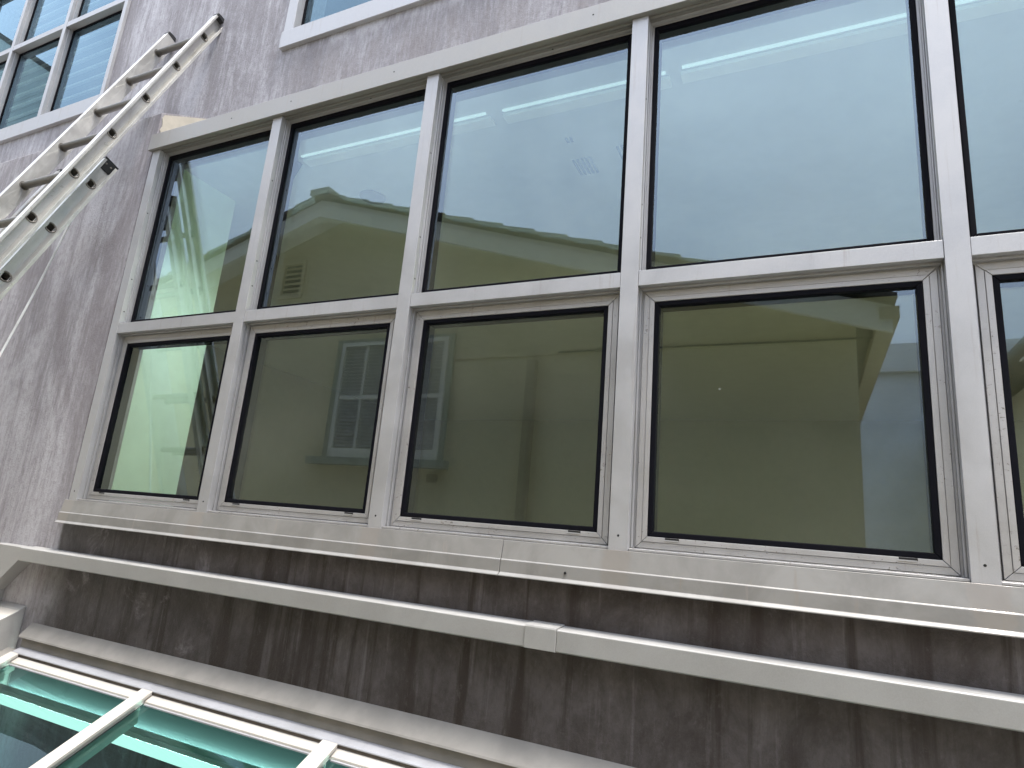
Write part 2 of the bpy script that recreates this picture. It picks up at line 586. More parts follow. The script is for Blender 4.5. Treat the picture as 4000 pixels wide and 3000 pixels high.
# lower wall: strip under the windows + piers either side, sloping weathered top
mb = MB()
holed_wall(mb, -6.5, 9.0, -3.7, 1.93, YW, 0.19, [(-0.052, XR + 0.05, -0.045, 1.93)])
TOP = [(YW, 1.9302), (YW + .004, 1.936), (YU - 0.001, 2.08), (YU - 0.001, 1.801), (0.1905, 1.801), (0.1905, 1.9302)]
mb.prism([(-6.5, y, z) for y, z in TOP], (6.5 - 0.052, 0, 0))
mb.prism([(XR + 0.05, y, z) for y, z in TOP], (9.0 - XR - 0.05, 0, 0))
mb.build("wall", M['wall'], B)
# cream render on the pier's end above the head flashing (rough broken edge at the front)
mb = MB()
zz = [1.78, 1.80, 1.825, 1.84, 1.862, 1.885, 1.905, 1.928]
edge = [(YW + 0.006 + 0.016 * random.random() + (0.03 if i < 2 else 0.0), q) for i, q in enumerate(zz)]
poly = edge + [(YU - 0.002, 2.074), (YU - 0.002, 1.78)]
mb.prism([(-0.0519, y, z) for y, z in poly], (0.004, 0, 0))
mb.build("render_patch", M['cream'], B)
# bay roof behind the head flashing
mb = MB()
mb.box(-0.048, XR + 0.046, 0.014, YU - 0.002, 1.752, 1.782)
mb.build("bay_roof", M['head'], B)

# ---- ribbon window frame
WF = empty("window_frame", (0, 0, 0), parent=B)
for i in range(NB + 1):
    mb = MB()
    x = i * PITCH
    h = HW
    prof = [(-h, 0), (h, 0), (h, 0.020), (h - .004, 0.0215), (h - .004, 0.0265), (h, 0.028), (h, 0.11),
            (-h, 0.11), (-h, 0.028), (-h + .004, 0.0265), (-h + .004, 0.0215), (-h, 0.020)]
    mb.prism([(x + a, b, 0.0) for a, b in prof], (0, 0, 1.698))
    for hz, hx in ((0.038, 0.0), (0.62 + 0.02 * (i % 3), 0.006 * (i % 2))):
        if hz < .1:
            mb.tube((x + hx, -0.0006, hz), (x + hx, 0.004, hz), 0.0033, 12, 1)
    for hz in (1.36 + 0.03 * (i % 2), 0.86 + 0.05 * (i % 2), 1.02):
        mb.tube((x + h - 0.001, 0.012, hz), (x + h + 0.0006, 0.012, hz), 0.0032, 10, 1)
    mb.build("mullion", [M['alu'], M['hole']], WF, 0.0012, 2)
for i in range(NB):
    a, b = i * PITCH + HW + .0008, (i + 1) * PITCH - HW - .0008
    mb = MB()
    mb.box(a, b, 0.0015, 0.020, 0.752, 0.7993)
    mb.box(a, b, 0.0205, 0.0275, 0.7555, 0.795)
    mb.box(a, b, 0.028, 0.11, 0.752, 0.797)
    mb.build("transom", M['alu'], WF, 0.001, 2)
    # threshold strip and jamb steps of the lower opening
    mb = MB()
    mb.box(a, b, 0.006, 0.10, 0.001, 0.0075)
    mb.build("sill_strip", M['sash'], WF, 0.0008, 1)
# head: fascia, stepped soffit with two grooves
mb = MB()
HX0, HX1 = -0.046, XR + 0.046
mb.prism([(HX0, -0.016, 1.699), (HX0, -0.014, 1.786), (HX0, 0.013, 1.790), (HX0, 0.013, 1.703), (HX0, -0.003, 1.699)], (HX1 - HX0, 0, 0))
for i, x in enumerate((0.42, 0.78, 1.32, 2.14, 2.42, 3.02)):
    mb.tube((x + 0.1, -0.0155, 1.748), (x + 0.1, -0.010, 1.748), 0.0034, 10, 1)
mb.build("head_flashing", [M['head'], M['hole']], WF, 0.0012, 2)
mb = MB()
for i in range(NB):
    a, b = i * PITCH + HW + .0005, (i + 1) * PITCH - HW - .0005
    mb.box(a, b, 0.0135, 0.022, 1.698, 1.75)
    mb.box(a, b, 0.0225, 0.0255, 1.704, 1.75)
    mb.box(a, b, 0.026, 0.110, 1.699, 1.75)
    mb.tube((a + .45, 0.035, 1.6985), (a + .45, 0.035, 1.703), 0.0034, 10, 1)
mb.build("head_soffit", [M['head'], M['hole']], WF)
# sill flashing: upper face, fold, lower face, drip lip; in two lengths
SX = -0.034
for (a, b) in ((SX, 2.0672), (2.0692, XR + 0.04)):
    mb = MB()
    prof = [(-0.010, 0.0), (-0.019, -0.0515), (-0.0222, -0.0545), (-0.0235, -0.088), (-0.032, -0.0955), (-0.032, -0.0985),
            (-0.021, -0.0985), (-0.016, -0.060), (0.010, -0.046), (0.10, -0.046), (0.10, 0.0)]
    mb.prism([(a, y, z) for y, z in prof], (b - a, 0, 0))
    if b > 3:
        mb.tube((2.265, -0.026, -0.072), (2.265, -0.020, -0.072), 0.0036, 10, 1)
    mb.build("sill_flashing", [M['sill'], M['hole']], WF, 0.0008, 1)

# ---- one fixed light (upper) and one opening light (lower), then copies
OX0, OX1 = HW + 0.0006, PITCH - HW - 0.0006
GY = 0.052


def pane(mb_name, x0, x1, z0, z1, y, parent, mat, th=0.006, tilt=(0, 0)):
    mb = MB()
    mb.box(x0, x1, y, y + th, z0, z1, 1)
    mb.b.faces.ensure_lookup_table()
    o = mb.build(mb_name, [mat, M['clear']], parent)
    for p in o.data.polygons:
        if p.normal.y < -0.9:
            p.material_index = 0
    o.rotation_euler = (tilt[0], 0, tilt[1])
    c = Vector(((x0 + x1) / 2, y, (z0 + z1) / 2))
    o.location = c - o.rotation_euler.to_matrix() @ c
    return o


FIX = empty("fixed_window", (0, 0, 0), parent=B)
Z0, Z1 = 0.7995, 1.697
mb = MB()
mb.ring(OX0, OX1, Z0, Z1, 0.0100, 0.046, 0.10)
mb.ring(OX0, OX1, Z0, Z1, 0.0035, 0.034, 0.0455)
mb.build("glazing_stop", M['alu'], FIX, 0.0008, 1)
mb = MB()
mb.ring(OX0 + .0102, OX1 - .0102, Z0 + .0102, Z1 - .0102, 0.0145, 0.044, 0.10, 0.0, wb=0.018, wt=0.020)
mb.build("gasket", M['gasket'], FIX, 0.003, 3)
pane("pane", OX0 + .012, OX1 - .012, Z0 + .012, Z1 - .012, GY, FIX, M['glass'])
pane("backing_pane", OX0 + .012, OX1 - .012, Z0 + .012, Z1 - .012, GY + 0.022, FIX, M['glass_in'], 0.006, (0.004, -0.004))

CAS = empty("casement_window", (0, 0, 0), parent=B)
Z0, Z1 = 0.0082, 0.7515
mb = MB()
mb.ring(OX0, OX1, Z0, Z1, 0.0045, 0.026, 0.10, wb=0.001)
mb.ring(OX0, OX1, Z0, Z1, 0.0100, 0.040, 0.10, wb=0.0015)
mb.build("casement_stop", M['alu'], CAS, 0.0006, 1)
s0x, s1x, s0z, s1z = OX0 + .0115, OX1 - .0115, Z0 + .003, Z1 - .010
mb = MB()
mb.ring(s0x, s1x, s0z, s1z, 0.0165, 0.034, 0.09, 0.0008)
mb.ring(s0x + .0172, s1x - .0172, s0z + .0172, s1z - .0172, 0.0135, 0.0325, 0.09, 0.0008)
mb.build("sash_frame", M['sash'], CAS, 0.0009, 2)
g0x, g1x, g0z, g1z = s0x + .0309, s1x - .0309, s0z + .0309, s1z - .0309
mb = MB()
mb.ring(g0x, g1x, g0z, g1z, 0.0145, 0.0345, 0.09, 0.0)
mb.build("gasket", M['gasket'], CAS, 0.0025, 2)
for fx in (0.075, 0.875):
    mb = MB()
    x = g0x + (g1x - g0x) * fx
    mb.box(x - .002, x + .035, 0.0318, 0.034, g0z - .0062, g0z - .0005, 1)
    mb.box(x - .004, x + .033, 0.0305, 0.034, g0z - .0085, g0z - .0055, 0)
    mb.build("weep_cover", [M['alu'], M['hole']], CAS)
pane("pane", g0x + .002, g1x - .002, g0z + .002, g1z - .002, GY - .006, CAS, M['glass'])
pane("backing_pane", g0x + .002, g1x - .002, g0z + .002, g1z - .002, GY + 0.016, CAS, M['glass_in'], 0.006, (0.004, -0.004))
for proto in (FIX, CAS):
    for i in range(1, NB):
        c = copy_tree(proto, B)
        c.location.x = i * PITCH
        for ch in c.children:
            if ch.name.startswith("backing_pane"):
                ch.rotation_euler = (random.uniform(-.005, .005), 0, random.uniform(-.005, .005))
                ctr = sum((Vector(v.co) for v in ch.data.vertices), Vector()) / 8
                ch.location = ctr - ch.rotation_euler.to_matrix() @ ctr

# ---- upper windows
def upper_window(x0, x1, z0, z1, mulls, transoms, mw, jamb, sill_h):
    W = empty("window", (0, 0, 0), parent=B)
    yf, yg = YU - 0.02, YU + 0.030
    mb = MB()
    mb.box(x0 - .012, x1 + .012, yf - .004, YU + .06, z0 - .001, z0 + sill_h)
    mb.build("sill_rail", M['alu'], W, 0.0015, 2)
    mb = MB()
    mb.box(x0 - .004, x0 + jamb, yf, YU + .06, z0 + sill_h + .0005, z1)
    mb.box(x1 - jamb, x1 + .004, yf, YU + .06, z0 + sill_h + .0005, z1)
    mb.box(x0 + jamb + .0005, x1 - jamb - .0005, yf, YU + .06, z1 - 0.05, z1)
    mb.build("frame", M['alu'], W, 0.0015, 2)
    for m_ in mulls:
        mb = MB()
        mb.box(m_ - mw / 2, m_ + mw / 2, yf + .001, YU + .06, z0 + sill_h + .0005, z1 - .0505)
        mb.box(m_ - mw / 2 - .011, m_ + mw / 2 + .011, yf + .022, YU + .055, z0 + sill_h + .001, z1 - .051)
        mb.build("mullion", M['alu'], W, 0.001, 2)
    edges = [x0 + jamb] + [q for m_ in mulls for q in (m_ - mw / 2 - .0115, m_ + mw / 2 + .0115)] + [x1 - jamb]
    rows = [z0 + sill_h] + [q for t_ in transoms for q in (t_ - .021, t_ + .021)] + [z1 - .05]
    for k in range(0, len(edges), 2):
        a, b = edges[k], edges[k + 1]
        for t_ in transoms:
            mb = MB()
            mb.box(a - .008, b + .008, yf + .002, YU + .052, t_ - .0205, t_ + .0205)
            mb.build("transom", M['alu'], W, 0.001, 2)
        for j in range(0, len(rows), 2):
            c, d = rows[j] + .0005, rows[j + 1] - .0005
            mb = MB()
            mb.ring(a + .0005, b - .0005, c, d, 0.011, yg - .006, yg + .03, 0)
            mb.build("gasket", M['gasket'], W, 0.002, 2)
            pane("pane", a + .002, b - .002, c + .002, d - .002, yg, W, M['glass_up'])
    return W


upper_window(UL[0], UL[1], UL[2], UL[3], [-2.50, -1.826], [3.243], 0.036, 0.030, 0.105)
upper_window(UM[0], UM[1], UM[2], UM[3], [1.085, 1.70], [], 0.05, 0.062, 0.10)
# louvred blinds behind the left upper window
mb = MB()
z = 2.50
while z < 3.98:
    mb.hexa([(-3.15, 0.44, z), (-1.15, 0.44, z), (-1.15, 0.50, z + .055), (-3.15, 0.50, z + .055),
             (-3.15, 0.436, z + .006), (-1.15, 0.436, z + .006), (-1.15, 0.496, z + .061), (-3.15, 0.496, z + .061)])
    z += 0.105
mb.build("blind", M['blind'], B)

# ---- interior seen through the ribbon windows
mb = MB()
mb.box(-0.20, -0.053, 0.192, 0.525, -0.70, 1.7195)          # white pier return at the room's end
mb.build("pier_return", M['mint'], B)
mb = MB()
mb.box(-3.0, 6.5, 0.20, 7.0, -0.80, -0.70, 1)             # floor
mb.box(-3.1, 6.6, 7.0, 7.1, -0.80, 1.80)                  # rear
mb.box(-3.1, -3.0, 0.20, 7.0, -0.80, 1.80)
mb.box(6.5, 6.6, 0.20, 7.0, -0.80, 1.80)
mb.build("room_wall", [M['room'], M['carpet']], B)
CE = MB().box(-3.0, 6.5, 0.192, 7.0, 1.720, 1.80).build("ceiling", M['ceiling'], B)
for (a, b, yy) in ((0.66, 1.675, 0.290), (1.751, 2.42, 0.297), (2.482, 3.62, 0.290), (3.68, 4.7, 0.290)):
    mb = MB()
    mb.box(a, b, yy - .005, yy + .005, 1.712, 1.7195)
    mb.build("ceiling_or_fill_light", M['lamp'], CE)
    mb = MB()
    mb.box(a - .01, b + .01, yy + .024, yy + .075, 1.706, 1.7195)
    mb.build("light_housing", M['white_in'], CE)
for (vx, vy, n_) in ((1.905, 0.72, 5), (2.125, 0.68, 5), (1.93, 0.555, 2)):
    mb = MB()
    for q in range(n_):
        mb.box(vx + q * .02, vx + q * .02 + .010, vy, vy + (.13 if n_ > 3 else .035), 1.7165, 1.7196)
    mb.build("air_vent", M['grille'], CE)
mb = MB()
mb.tube((0.765, 0.717, 1.714), (0.765, 0.717, 1.7198), 0.07, 24)
mb.build("downlight", M['room'], CE)
for (a, b) in ((0.1, 1.9), (2.1, 3.9), (4.1, 5.9)):          # added fill lights, unseen behind the transom, to brighten the room
    mb = MB()
    mb.box(a, b, 2.20, 2.30, 1.705, 1.7195)
    mb.build("ceiling_or_fill_light", M['fill_lamp'], CE)
SP = MB()                                                   # lit track head washing the white pier
SP.tube((0.635, 0.30, 1.700), (0.575, 0.30, 1.600), 0.024, 16, 0)
SP.b.faces.ensure_lookup_table()
bmesh.ops.delete(SP.b, geom=[[f for f in SP.b.faces if len(f.verts) == 16][-1]], context='FACES_ONLY')
SP.tube((0.605, 0.30, 1.72), (0.605, 0.30, 1.675), 0.005, 8, 0)
SP.tube((0.6105, 0.30, 1.6592), (0.610, 0.30, 1.6583), 0.0225, 16, 1)
SP.build("track_light", [M['board'], M['spot']], CE)
# rooms behind the upper windows
mb = MB()
for (a, b) in ((-3.6, -0.9), (0.2, 2.6)):
    mb.box(a, b, 2.2, 2.3, 2.32, 4.4)
    mb.box(a, a + .05, 0.5, 2.19, 2.32, 4.4)
    mb.box(b - .05, b, 0.5, 2.19, 2.32, 4.4)
    mb.box(a, b, 0.5, 2.3, 4.401, 4.45)
mb.build("room_shell", M['dark_in'], B)
mb = MB()
mb.box(-6.5, 9, 7.2, 7.4, DECK, 6.2)
mb.box(-6.5, -6.3, 0.5, 7.2, DECK, 6.2)
mb.box(8.8, 9, 0.5, 7.2, DECK, 6.2)
mb.box(-6.5, 9, 0.27, 7.4, 6.202, 6.4)
mb.build("wall", M['wall'], B)

# ---- projecting ledge below the windows: two lengths, a joint cover, a turned-down end
LE = MB()
YL, ZT, ZB = -0.0515, -0.2125, -0.2675
prof = [(YW - .001, ZT + .003), (YL + .003, ZT - .001), (YL, ZT - .004), (YL + .001, ZB), (YL + .012, ZB - .004), (YL + .012, ZB + .004), (YW - .001, ZB + .02)]
for a, b in ((-0.1915, 2.172), (2.262, 9.0)):
    LE.prism([(a, y, z) for y, z in prof], (b - a, 0, 0))
ledge = LE.build("ledge", M['ledge'], B, 0.0015, 2)
mb = MB()
g = 0.003
profc = [(YW - .001, ZT + .003 + g), (YL + .002 - g, ZT + g * .6), (YL - g, ZT - .003), (YL - g, ZB - g * .6), (YW - .001, ZB - .01)]
mb.prism([(2.1725, y, z) for y, z in profc], (0.089, 0, 0))
mb.build("joint_cover", M['ledge'], ledge, 0.001, 2)
mb = MB()
poly = [(-0.1925, -0.2135), (-0.335, -0.2135), (-0.42, -0.2135), (-0.42, -0.60), (-0.352, -0.60), (-0.345, -0.405), (-0.187, -0.2675)]
mb.prism([(x, YL + .001, z) for x, z in poly], (0, YW - YL - .002, 0))
mb.build("ledge_return", M['ledge'], ledge, 0.0015, 2)

# ------------------------------------------------------------------ sloped roof glazing at the foot of the wall
K = empty("skylight", (2.0, -0.6, DECK), "sloped green tinted glass roof light with cream glazing bars at the foot of the wall", "skylight")
KX0, KX1 = -0.115, 4.15


def zs(y, off=0.0):
    return -0.62 + TAN * (y + 0.06) + off


YE = -1.28
mb = MB()
mb.prism([(KX0 + .03, YW - .001, -0.509), (KX0 + .03, -0.031, -0.556), (KX0 + .03, -0.034, -0.562), (KX0 + .03, -0.022, -0.566), (KX0 + .03, YW - .001, -0.548)], (KX1 - KX0, 0, 0))
mb.build("cant_flashing", M['cant'], K, 0.001, 1)
mb = MB()
mb.box(KX0 + .04, KX1, -0.020, YW - .001, -0.66, -0.5665)
mb.build("apron", M['cant'], K)
mb = MB()
prof = [(-0.0205, -0.5990), (-0.046, zs(-.046, .001)), (-0.049, zs(-.049, -.001)), (-0.0490, zs(-.049, -.0045)), (-0.036, zs(-.036, -.006)), (-0.0205, -0.612)]
mb.prism([(KX0 + .045, y, z) for y, z in prof], (KX1 - KX0 - .045, 0, 0))
mb.build("ridge_cap", M['cap'], K, 0.0008, 1)
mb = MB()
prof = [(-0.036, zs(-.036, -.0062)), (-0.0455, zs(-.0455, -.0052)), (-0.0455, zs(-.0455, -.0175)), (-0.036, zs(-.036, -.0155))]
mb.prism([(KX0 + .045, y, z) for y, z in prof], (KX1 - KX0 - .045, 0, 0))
mb.build("cap_shade_strip", M['gap_shade'], K)  # shade below the cap nose, painted as a dark strip
mb = MB()
prof = [(-0.034, zs(-.034, -.0145)), (-0.070, zs(-.070, -.0185)), (-0.071, zs(-.071, -.026)), (-0.034, zs(-.034, -.03))]
mb.prism([(KX0 + .045, y, z) for y, z in prof], (KX1 - KX0 - .045, 0, 0))
mb.build("glass_stop", M['bar'], K, 0.0008, 1)
NBAR = 6
BP, BX, BWD = 0.8155, -0.050, 0.057
for i in range(NBAR):
    x = BX + i * BP
    mb = MB()
    h = BWD / 2
    y0, y1 = -0.0495, YE
    def bar(xa, xb, o0, o1, ya=None):
        ya = y0 if ya is None else ya
        mb.hexa([(xa, y1, zs(y1, o0)), (xb, y1, zs(y1, o0)), (xb, ya, zs(ya, o0)), (xa, ya, zs(ya, o0)),
                 (xa, y1, zs(y1, o1)), (xb, y1, zs(y1, o1)), (xb, ya, zs(ya, o1)), (xa, ya, zs(ya, o1))])
    bar(x - h, x + h, -0.012, 0.0)
    bar(x - h + .006, x + h - .006, -0.026, -0.0125)
    o = mb.build("glazing_bar", M['bar'], K, 0.0012, 2)
    mb = MB()
    ya = -0.075
    bar(x - .016, x + .016, -0.085, -0.0345, ya)
    mb.build("rafter", M['cant'], K)
for i in range(NBAR - 1):
    xa, xb = BX + i * BP + BWD / 2 - .004, BX + (i + 1) * BP - BWD / 2 + .004
    mb = MB()
    n_ = Vector((0, -TAN, 1)).normalized() * 0.006
    ya, yb = -0.0725, YE
    q = [Vector((xa, yb, zs(yb, -.027))), Vector((xb, yb, zs(yb, -.027))), Vector((xb, ya, zs(ya, -.027))), Vector((xa, ya, zs(ya, -.027)))]
    mb.hexa([p - n_ for p in q] + q, 1)
    o = mb.build("pane", [M['glass_sky'], M['clear']], K)
    for p in o.data.polygons:
        if p.normal.z > 0.7:
            p.material_index = 0
    mb = MB()                                               # pale seal along the top edge of the pane
    mb.hexa([(xa + .006, ya - .0035, zs(ya - .0035, -.0268)), (xb - .006, ya - .0035, zs(ya - .0035, -.0268)), (xb - .006, ya, zs(ya, -.0268)), (xa + .006, ya, zs(ya, -.0268)),
             (xa + .006, ya - .0035, zs(ya - .0035, -.0230)), (xb - .006, ya - .0035, zs(ya - .0035, -.0230)), (xb - .006, ya, zs(ya, -.0230)), (xa + .006, ya, zs(ya, -.0230))])
    mb.build("seal", M['cap'], K)
mb = MB()
mb.box(KX0 - .05, KX1 + .05, YE - .08, YE - .002, DECK, zs(YE, -.02))
mb.build("eave_curb", M['cant'], K)
# what is seen through it: upper board, cove trough, lower board made to glow, dark room
mb = MB()
IX0, IX1 = -0.12, 4.14
mb.box(IX0, IX1, -0.004, YW - .002, -0.78, -0.662)
mb.build("board", M['board'], K)
mb = MB()
mb.box(IX0, IX1, -0.040, -0.036, -0.776, -0.743)
mb.box(IX0, IX1, -0.043, -0.0405, -0.764, -0.760)
mb.box(IX0, IX1, -0.036, YW - .002, -0.790, -0.7825)
mb.build("cove_trough", M['cant'], K)
mb = MB()
mb.box(IX0, IX1, -0.016, -0.010, -0.781, -0.776)
mb.build("cove_light", M['cove'], K)
mb = MB()
mb.prism([(IX0, -0.041, -0.7765), (IX0, -0.076, -0.789), (IX0, -0.076, -0.795), (IX0, YW - .003, -0.80), (IX0, YW - .003, -0.791), (IX0, -0.038, -0.791)], (IX1 - IX0, 0, 0))
mb.build("glow_board", M['lens'], K)  # board emits so the lower band reads bright
mb = MB()
mb.box(SX0 - .1, SX1 + .1, SY0 - .2, 0.0, -3.75, -3.65)
mb.box(SX0 - .1, SX1 + .1, SY0 - .3, SY0 - .2, -3.65, DECK - .01)
mb.box(SX0 - .2, SX0 - .1, SY0 - .2, 0.0, -3.65, DECK - .01)
mb.box(SX1 + .1, SX1 + .2, SY0 - .2, 0.0, -3.65, DECK - .01)
mb.build("room_shell", M['below'], K)
mb = MB()
for (a, b) in (((-0.5, -0.10, -1.0), (0.9, -0.55, -1.9)), ((-0.3, -0.05, -1.0), (1.1, -0.5, -2.0))):
    mb.tube(a, b, 0.03, 4)
mb.build("brace", M['dark_in'], K)
# raised end kerb of the roof light, running down the slope
mb = MB()
cx0, cx1 = -0.62, -0.156
def zc(y, o=0.0):
    return -0.462 + TAN * y + o
pts = []
for xq in (cx0, cx1):
    pts.append([(xq, YW - .001, zc(YW) + .004), (xq, -0.012, zc(-.012) + .004), (xq, -0.016, zc(-.016)), (xq, YE, zc(YE)), (xq, YE, DECK), (xq, YW - .001, DECK)])
a = [mb.b.verts.new(p) for p in pts[0]]
b = [mb.b.verts.new(p) for p in pts[1]]
mb.b.faces.new(a)
mb.b.faces.new(b[::-1])
for i in range(6):
    f = mb.b.faces.new([a[i], b[i], b[(i + 1) % 6], a[(i + 1) % 6]])
    f.material_index = 1 if i == 2 else 0
mb.build("kerb", [M['ledge'], M['bar']], K, 0.003, 2)
# filler between the kerb and the first bar
mb = MB()
mb.hexa([(cx1 + .001, YE, zs(YE, -.09)), (BX - BWD / 2 + .002, YE, zs(YE, -.09)), (BX - BWD / 2 + .002, -0.02, zs(-.02, -.09)), (cx1 + .001, -0.02, zs(-.02, -.09)),
         (cx1 + .001, YE, zs(YE, -.013)), (BX - BWD / 2 + .002, YE, zs(YE, -.013)), (BX - BWD / 2 + .002, -0.02, zs(-.02, -.013)), (cx1 + .001, -0.02, zs(-.02, -.013))])
mb.build("side_gutter", M['cant'], K)

# ------------------------------------------------------------------ extension ladder
D = Vector((0.0136517, -0.36991304, -0.92896608))
W = Vector((0.99983454, 0.01621997, 0.00823439))
N = Vector((0.01202179, -0.92892479, 0.37007326))
P0 = Vector((-0.15332382, 0.19489078, 2.57995982))
RS, LW = 0.3048, 0.389
foot_t = (P0.z - 0.05 - DECK) / -D.z          # distance down the rail to the deck
Ld = empty("extension_ladder", P0 + D * foot_t, "worn aluminium extension ladder leaning against the wall beside the ribbon window", "ladder")
ND, FL, TH = 0.072, 0.028, 0.0035


def rail(mb, hole_pt, t0, t1, sgn, nd=ND, fl=FL, holes=True):
    """C channel along D; web at hole_pt, flanges point along sgn*W"""
    def P(t, n, w_):
        return hole_pt + D * t + N * n + W * (w_ * sgn)
    def seg(n0, n1, w0, w1, a=t0, b=t1):
        mb.hexa([P(a, n0, w0), P(a, n1, w0), P(a, n1, w1), P(a, n0, w1), P(b, n0, w0), P(b, n1, w0), P(b, n1, w1), P(b, n0, w1)])
    h = nd / 2
    # web, pierced at every rung
    tcs = [RS * q for q in range(-1, 40) if t0 + .03 < RS * q < t1 - .03]
    cuts = [t0] + [(p_ + q_) / 2 for p_, q_ in zip(tcs[:-1], tcs[1:])] + [t1]
    rh, na = 0.0188, 24
    for ci, tcn in enumerate(tcs):
        ta, tb = cuts[ci], cuts[ci + 1]
        def rim(ang, outer):
            cn, ct = math.cos(ang), math.sin(ang)
            if not outer:
                return (tcn + ct * rh, cn * rh)
            k = min(h / abs(cn) if abs(cn) > 1e-6 else 1e9, ((tb - tcn) if ct > 0 else (tcn - ta)) / abs(ct) if abs(ct) > 1e-6 else 1e9)
            return (tcn + ct * k, cn * k)
        angs = sorted([2 * math.pi * q / na for q in range(na)] +
                      [math.atan2((tt_ - tcn), nn_) % (2 * math.pi) for tt_ in (ta, tb) for nn_ in (-h, h)])
        for a_, b_ in zip(angs, angs[1:] + angs[:1]):
            oa, ob, ia, ib = rim(a_, 1), rim(b_, 1), rim(a_, 0), rim(b_, 0)
            mb.hexa([P(*oa, -TH), P(*ob, -TH), P(*ib, -TH), P(*ia, -TH), P(*oa, 0), P(*ob, 0), P(*ib, 0), P(*ia, 0)])
    seg(h - .0045, h, .0002, fl)             # flanges
    seg(-h, -h + .0045, .0002, fl)
    seg(h - .012, h - .0047, fl - .003, fl)  # lips
    seg(-h + .0047, -h + .012, fl - .003, fl)
    seg(-h + .020, -h + .0225, .0002, .0016) # rolled ribs in the web
    seg(h - .0225, h - .020, .0002, .0016)


def end_cap(hole_pt, t0, sgn, nd=ND):
    mb = MB()
    n = 10
    h = nd / 2 + .002
    for k in range(2):
        pass
    def P(t, nn, w_):
        return hole_pt + D * t + N * nn + W * (w_ * sgn)
    poly = [(0.0, -h), (0.0, h)] + [(-0.018 - .008 * math.sin(math.pi * q / n), h - 2 * h * q / n) for q in range(n + 1)]
    a = [mb.b.verts.new(P(t0 + p, q, -.006)) for p, q in poly]
    b = [mb.b.verts.new(P(t0 + p, q, FL + .003)) for p, q in poly]
    mb.b.faces.new(a); mb.b.faces.new(b[::-1])
    for i in range(len(poly)):
        mb.b.faces.new([a[i], b[i], b[(i + 1) % len(poly)], a[(i + 1) % len(poly)]])
    return mb.build("end_cap", M['plastic'], Ld, 0.003, 2)


FT = -0.165                                     # top of the fly rails above the first rung
n_fly = 12
mb = MB(); rail(mb, P0, FT, RS * (n_fly - 1) + .16, 1); mb.build("rail", M['ladder'], Ld, 0.0008, 1)
PL = P0 - W * (LW - .004)
mb = MB(); rail(mb, PL, FT, RS * (n_fly - 1) + .16, -1); mb.build("rail", M['ladder'], Ld, 0.0008, 1)
end_cap(P0, FT - .0005, 1)
end_cap(PL, FT - .0005, -1)
for i in range(n_fly):
    mb = MB()
    a, b = P0 + D * RS * i, PL + D * RS * i
    mb.tube(a - W * .0036, b - W * .002, 0.0175, 20, 0, 0.86, N, cap0=False)
    mb.tube(b + W * .0055, b + W * .0035, 0.0225, 20, 0, 0.9, N)      # swaged collar
    # flared end seen in the outer web: ring with a dark mouth
    segs = 20
    u, v = N, D
    loops = []
    for (rr, ww) in ((0.0265, 0.0003), (0.0250, 0.0036), (0.0195, 0.0040), (0.0178, -0.004), (0.0165, -0.06)):
        loops.append([mb.b.verts.new(a + W * ww + (u * math.cos(2 * math.pi * k / segs) + v * math.sin(2 * math.pi * k / segs) * .92) * rr) for k in range(segs)])
    for li in range(len(loops) - 1):
        for k in range(segs):
            f = mb.b.faces.new([loops[li][k], loops[li][(k + 1) % segs], loops[li + 1][(k + 1) % segs], loops[li + 1][k]])
            f.material_index = 1 if li >= 3 else 0
            f.smooth = True
    f = mb.b.faces.new(loops[-1]); f.material_index = 1
    o = mb.build("rung", [M['rung'], M['hole']], Ld)
# the rung mouths need openings in the right web: cut them by a darker plug sitting proud of it
# base section, behind the fly (towards the wall)
PB = P0 + D * (3.872 * RS) + N * (-0.0866) + W * (-0.0301)
PBL = PB - W * (LW - 0.060)
nb = int((foot_t - 3.872 * RS) / RS)
BT = -0.142
L_base = foot_t - 3.872 * RS - .03
for p, s_ in ((PB, 1), (PBL, -1)):
    mb = MB(); rail(mb, p, BT, L_base, s_); mb.build("base_rail", M['ladder'], Ld, 0.0008, 1)
    mb = MB()
    def PP(t, nn, ww):
        return p + D * t + N * nn + W * (ww * s_)
    mb.hexa([PP(BT - .012, -.037, -.005), PP(BT - .012, .037, -.005), PP(BT - .012, .037, FL + .002), PP(BT - .012, -.037, FL + .002),
             PP(BT + .040, -.028, -.005), PP(BT + .040, .028, -.005), PP(BT + .040, .028, .006), PP(BT + .040, -.028, .006)])
    for q in (-.012, .014):
        mb.tube(PP(BT + .012, q, .013), PP(BT + .012, q, .022), 0.005, 10, 1)
    mb.build("rail_guide", [M['plastic'], M['rung']], Ld, 0.002, 1)
    mb = MB()
    mb.hexa([PP(L_base + .06, -.045, -.02), PP(L_base + .06, .05, -.02), PP(L_base + .06, .05, .05), PP(L_base + .06, -.045, .05),
             PP(L_base - .05, -.034, -.006), PP(L_base - .05, .034, -.006), PP(L_base - .05, .034, .03), PP(L_base - .05, -.034, .03)])
    mb.build("foot", M['plastic'], Ld, 0.004, 2)
